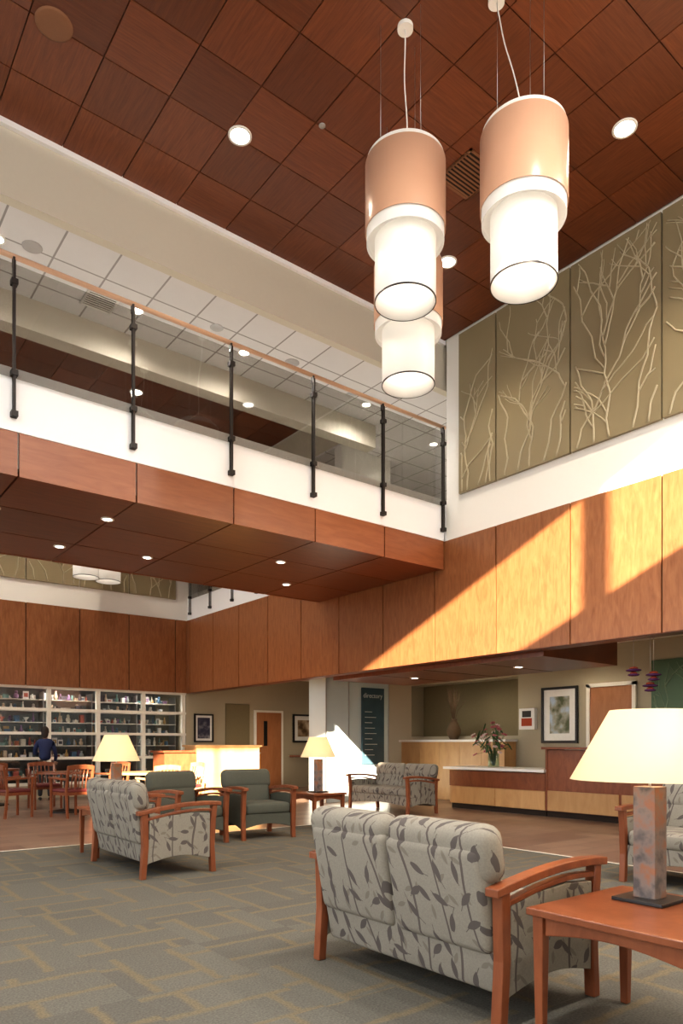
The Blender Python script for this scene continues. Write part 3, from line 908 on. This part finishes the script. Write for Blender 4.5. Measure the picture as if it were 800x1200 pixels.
for (x, y) in ((1.85, 8.6), (5.2, 8.9), (7.6, 9.0), (9.6, 9.4), (11.5, 9.6), (-1.0, 8.8), (3.6, 8.9)):
    downlight(x, y, 6.92, .07, 130, 165, (1, .94, .87))
for (x, y, p) in ((11.2, 7.4, 36), (11.2, 10.3, 40), (11.0, 5.2, 32), (9.8, 15.2, 50), (12.6, 15.6, 42), (8.9, 13.2, 30), (10.9, 3.0, 30)):
    downlight(x, y, 3.10, .07, p, 140)
for (x, y) in ((9.3, 7.2), (9.3, 9.6)):
    downlight(x, y, 2.50, .06, 30, 120)
for (x, y) in ((3.0, 17.35), (5.2, 17.35), (7.2, 17.35)):
    downlight(x, y, 2.90, .06, 70, 160, (1, .93, .84))

def speaker(x, y, z, r, m, name='ceiling_speaker'):
    b = MB(name); b.lathe([(0, -.012), (r*.85, -.012), (r, -.006), (r, 0)], (x, y, z), m, 28); b.obj()
speaker(1.87, 6.52, ZC, .16, M_cabin)
speaker(4.36, 5.87, ZC, .035, M_steel, 'fire_sprinkler')
M_spk = plain('speaker_grille', (.40, .38, .37), .7)
speaker(2.2, 8.5, 6.92, .11, M_spk); speaker(5.9, 8.7, 6.92, .11, M_spk); speaker(4.6, 8.6, 6.92, .09, M_steel); speaker(7.2, 8.9, 6.92, .09, M_steel)
def grille(x, y, z, s, m, name='ceiling_air_grille'):
    b = MB(name)
    b.box(x-s, y-s, z-.01, x+s, y-s+.03, z, m); b.box(x-s, y+s-.03, z-.01, x+s, y+s, z, m)
    b.box(x-s, y-s, z-.01, x-s+.03, y+s, z, m); b.box(x+s-.03, y-s, z-.01, x+s, y+s, z, m)
    b.box(x-s, y-s, z-.004, x+s, y+s, z-.001, M_dark)
    k = -s+.06
    while k < s-.03:
        b.box(x-s, y+k, z-.01, x+s, y+k+.02, z-.003, m); k += .045
    b.obj()
grille(6.04, 5.36, ZC, .26, M_cabin)
grille(3.15, 9.0, 6.92, .2, M_white)

# ------------------------------------------------------------------ person
def skin_obj(name, V, E, R, mat, parent, sub=2):
    me = bpy.data.meshes.new(name); me.from_pydata(V, E, []); me.materials.append(mat)
    o = bpy.data.objects.new(name, me); COL.objects.link(o)
    md = o.modifiers.new('skin', 'SKIN'); md.use_smooth_shade = True
    for i, r in enumerate(R):
        sv = me.skin_vertices[0].data[i]; sv.radius = (r, r) if not isinstance(r, tuple) else r
    me.skin_vertices[0].data[0].use_root = True
    s = o.modifiers.new('sub', 'SUBSURF'); s.levels = sub; s.render_levels = sub
    o.parent = parent; return o
def person(x, y, rz):
    e = empty('person', (x, y, 0)); e.rotation_euler = (0, 0, rz); e.scale = (.95, .95, .95)
    V = [(0,0,.92),(0,0,1.08),(.01,0,1.25),(0,0,1.38),(0,0,1.45),
         (0,.14,1.37),(.03,.22,1.20),(.12,.23,1.08),(.26,.18,1.12),
         (0,-.14,1.37),(.0,-.21,1.18),(.06,-.23,1.03),(.18,-.20,.92)]
    E = [(0,1),(1,2),(2,3),(3,4),(3,5),(5,6),(6,7),(7,8),(3,9),(9,10),(10,11),(11,12)]
    R = [.15,.13,.15,.11,.06,.07,.052,.045,.035,.07,.052,.045,.035]
    skin_obj('shirt', V, E, R, M_navy, e)
    V = [(0,0,.95),(0,.09,.86),(.02,.10,.48),(0,.11,.09),(0,-.09,.86),(-.03,-.10,.48),(-.08,-.11,.09)]
    skin_obj('trousers', V, [(0,1),(1,2),(2,3),(0,4),(4,5),(5,6)], [.14,.10,.07,.05,.10,.07,.05], M_pants, e)
    for (sx, sy) in ((0, .11), (-.08, -.11)):
        skin_obj('shoe', [(sx-.05, sy, .045), (sx+.06, sy, .045), (sx+.17, sy, .03)], [(0,1),(1,2)], [.04,.042,.03], M_black, e)
    b = MB('head')
    b.tube([(0,0,1.40),(.01,0,1.52)], .052, M_skin, 12)
    b.sphere((.02,0,1.60), (.092,.076,.118), M_skin, 20, 14)
    b.sphere((.115,0,1.585), (.018,.013,.022), M_skin)
    for s in (-1, 1):
        b.sphere((.10, s*.032, 1.612), (.012,.014,.009), M_mat, 8, 6); b.sphere((.110, s*.032, 1.612), (.005,.006,.006), M_black, 8, 6)
        b.sphere((.015, s*.078, 1.595), (.02,.01,.03), M_skin, 8, 6)
    b.sphere((.103,0,1.545), (.010,.024,.006), M_burg, 8, 6)
    b.sphere((-.012,0,1.625), (.100,.088,.110), M_hair, 20, 14)
    b.sphere((-.06,0,1.55), (.055,.078,.10), M_hair, 16, 10)
    b.obj(parent=e)
    for (h, d) in (((.28,.17,1.125), Vector((.9,-.2,.25))), ((.20,-.20,.905), Vector((.8,0,-.5)))):
        h = Vector(h); d.normalize(); sd = Vector((0,1,0)).cross(d).normalized(); lat = Vector((0,1,0))
        skin_obj('palm', [h, h+d*.045, h+d*.085], [(0,1),(1,2)], [(.022,.022),(.034,.02),(.034,.018)], M_skin, e, 1)
        for k, ln in enumerate((.065,.075,.07,.055)):
            o_ = h+d*.08+lat*(-.03+.02*k)
            skin_obj('finger_%d' % (k+1), [o_, o_+d*ln*.5-sd*.004, o_+d*ln*.85+sd*.012], [(0,1),(1,2)], [.009,.008,.007], M_skin, e, 1)
        o_ = h+d*.02-lat*.03
        skin_obj('thumb', [o_, o_+d*.03-lat*.02, o_+d*.06-lat*.022], [(0,1),(1,2)], [.011,.010,.008], M_skin, e, 1)
person(4.50, 16.35, 1.2)

# ------------------------------------------------------------------ lights
S = bpy.data.lights.new('sun', 'SUN'); S.energy = 38; S.color = (1, .84, .66); S.angle = math.radians(.6)
so = bpy.data.objects.new('sun', S); COL.objects.link(so)
d = Vector((.5, 1, -.42)).normalized()
so.rotation_euler = d.to_track_quat('-Z', 'Y').to_euler(); so.location = (-5, -12, 12)
w = bpy.data.worlds.new('world'); scene.world = w; w.use_nodes = True
bg = w.node_tree.nodes['Background']; bg.inputs[0].default_value = (.94, .96, 1, 1); bg.inputs[1].default_value = 3.6

# ------------------------------------------------------------------ camera
cam = bpy.data.cameras.new('camera'); co = bpy.data.objects.new('camera', cam); COL.objects.link(co)
co.location = (0, 0, 1.25); co.rotation_euler = (math.pi/2, 0, -math.radians(38.17))
cam.sensor_fit = 'HORIZONTAL'; cam.sensor_width = 36; cam.lens = 37.2; cam.shift_y = .34
cam.clip_end = 200
scene.camera = co
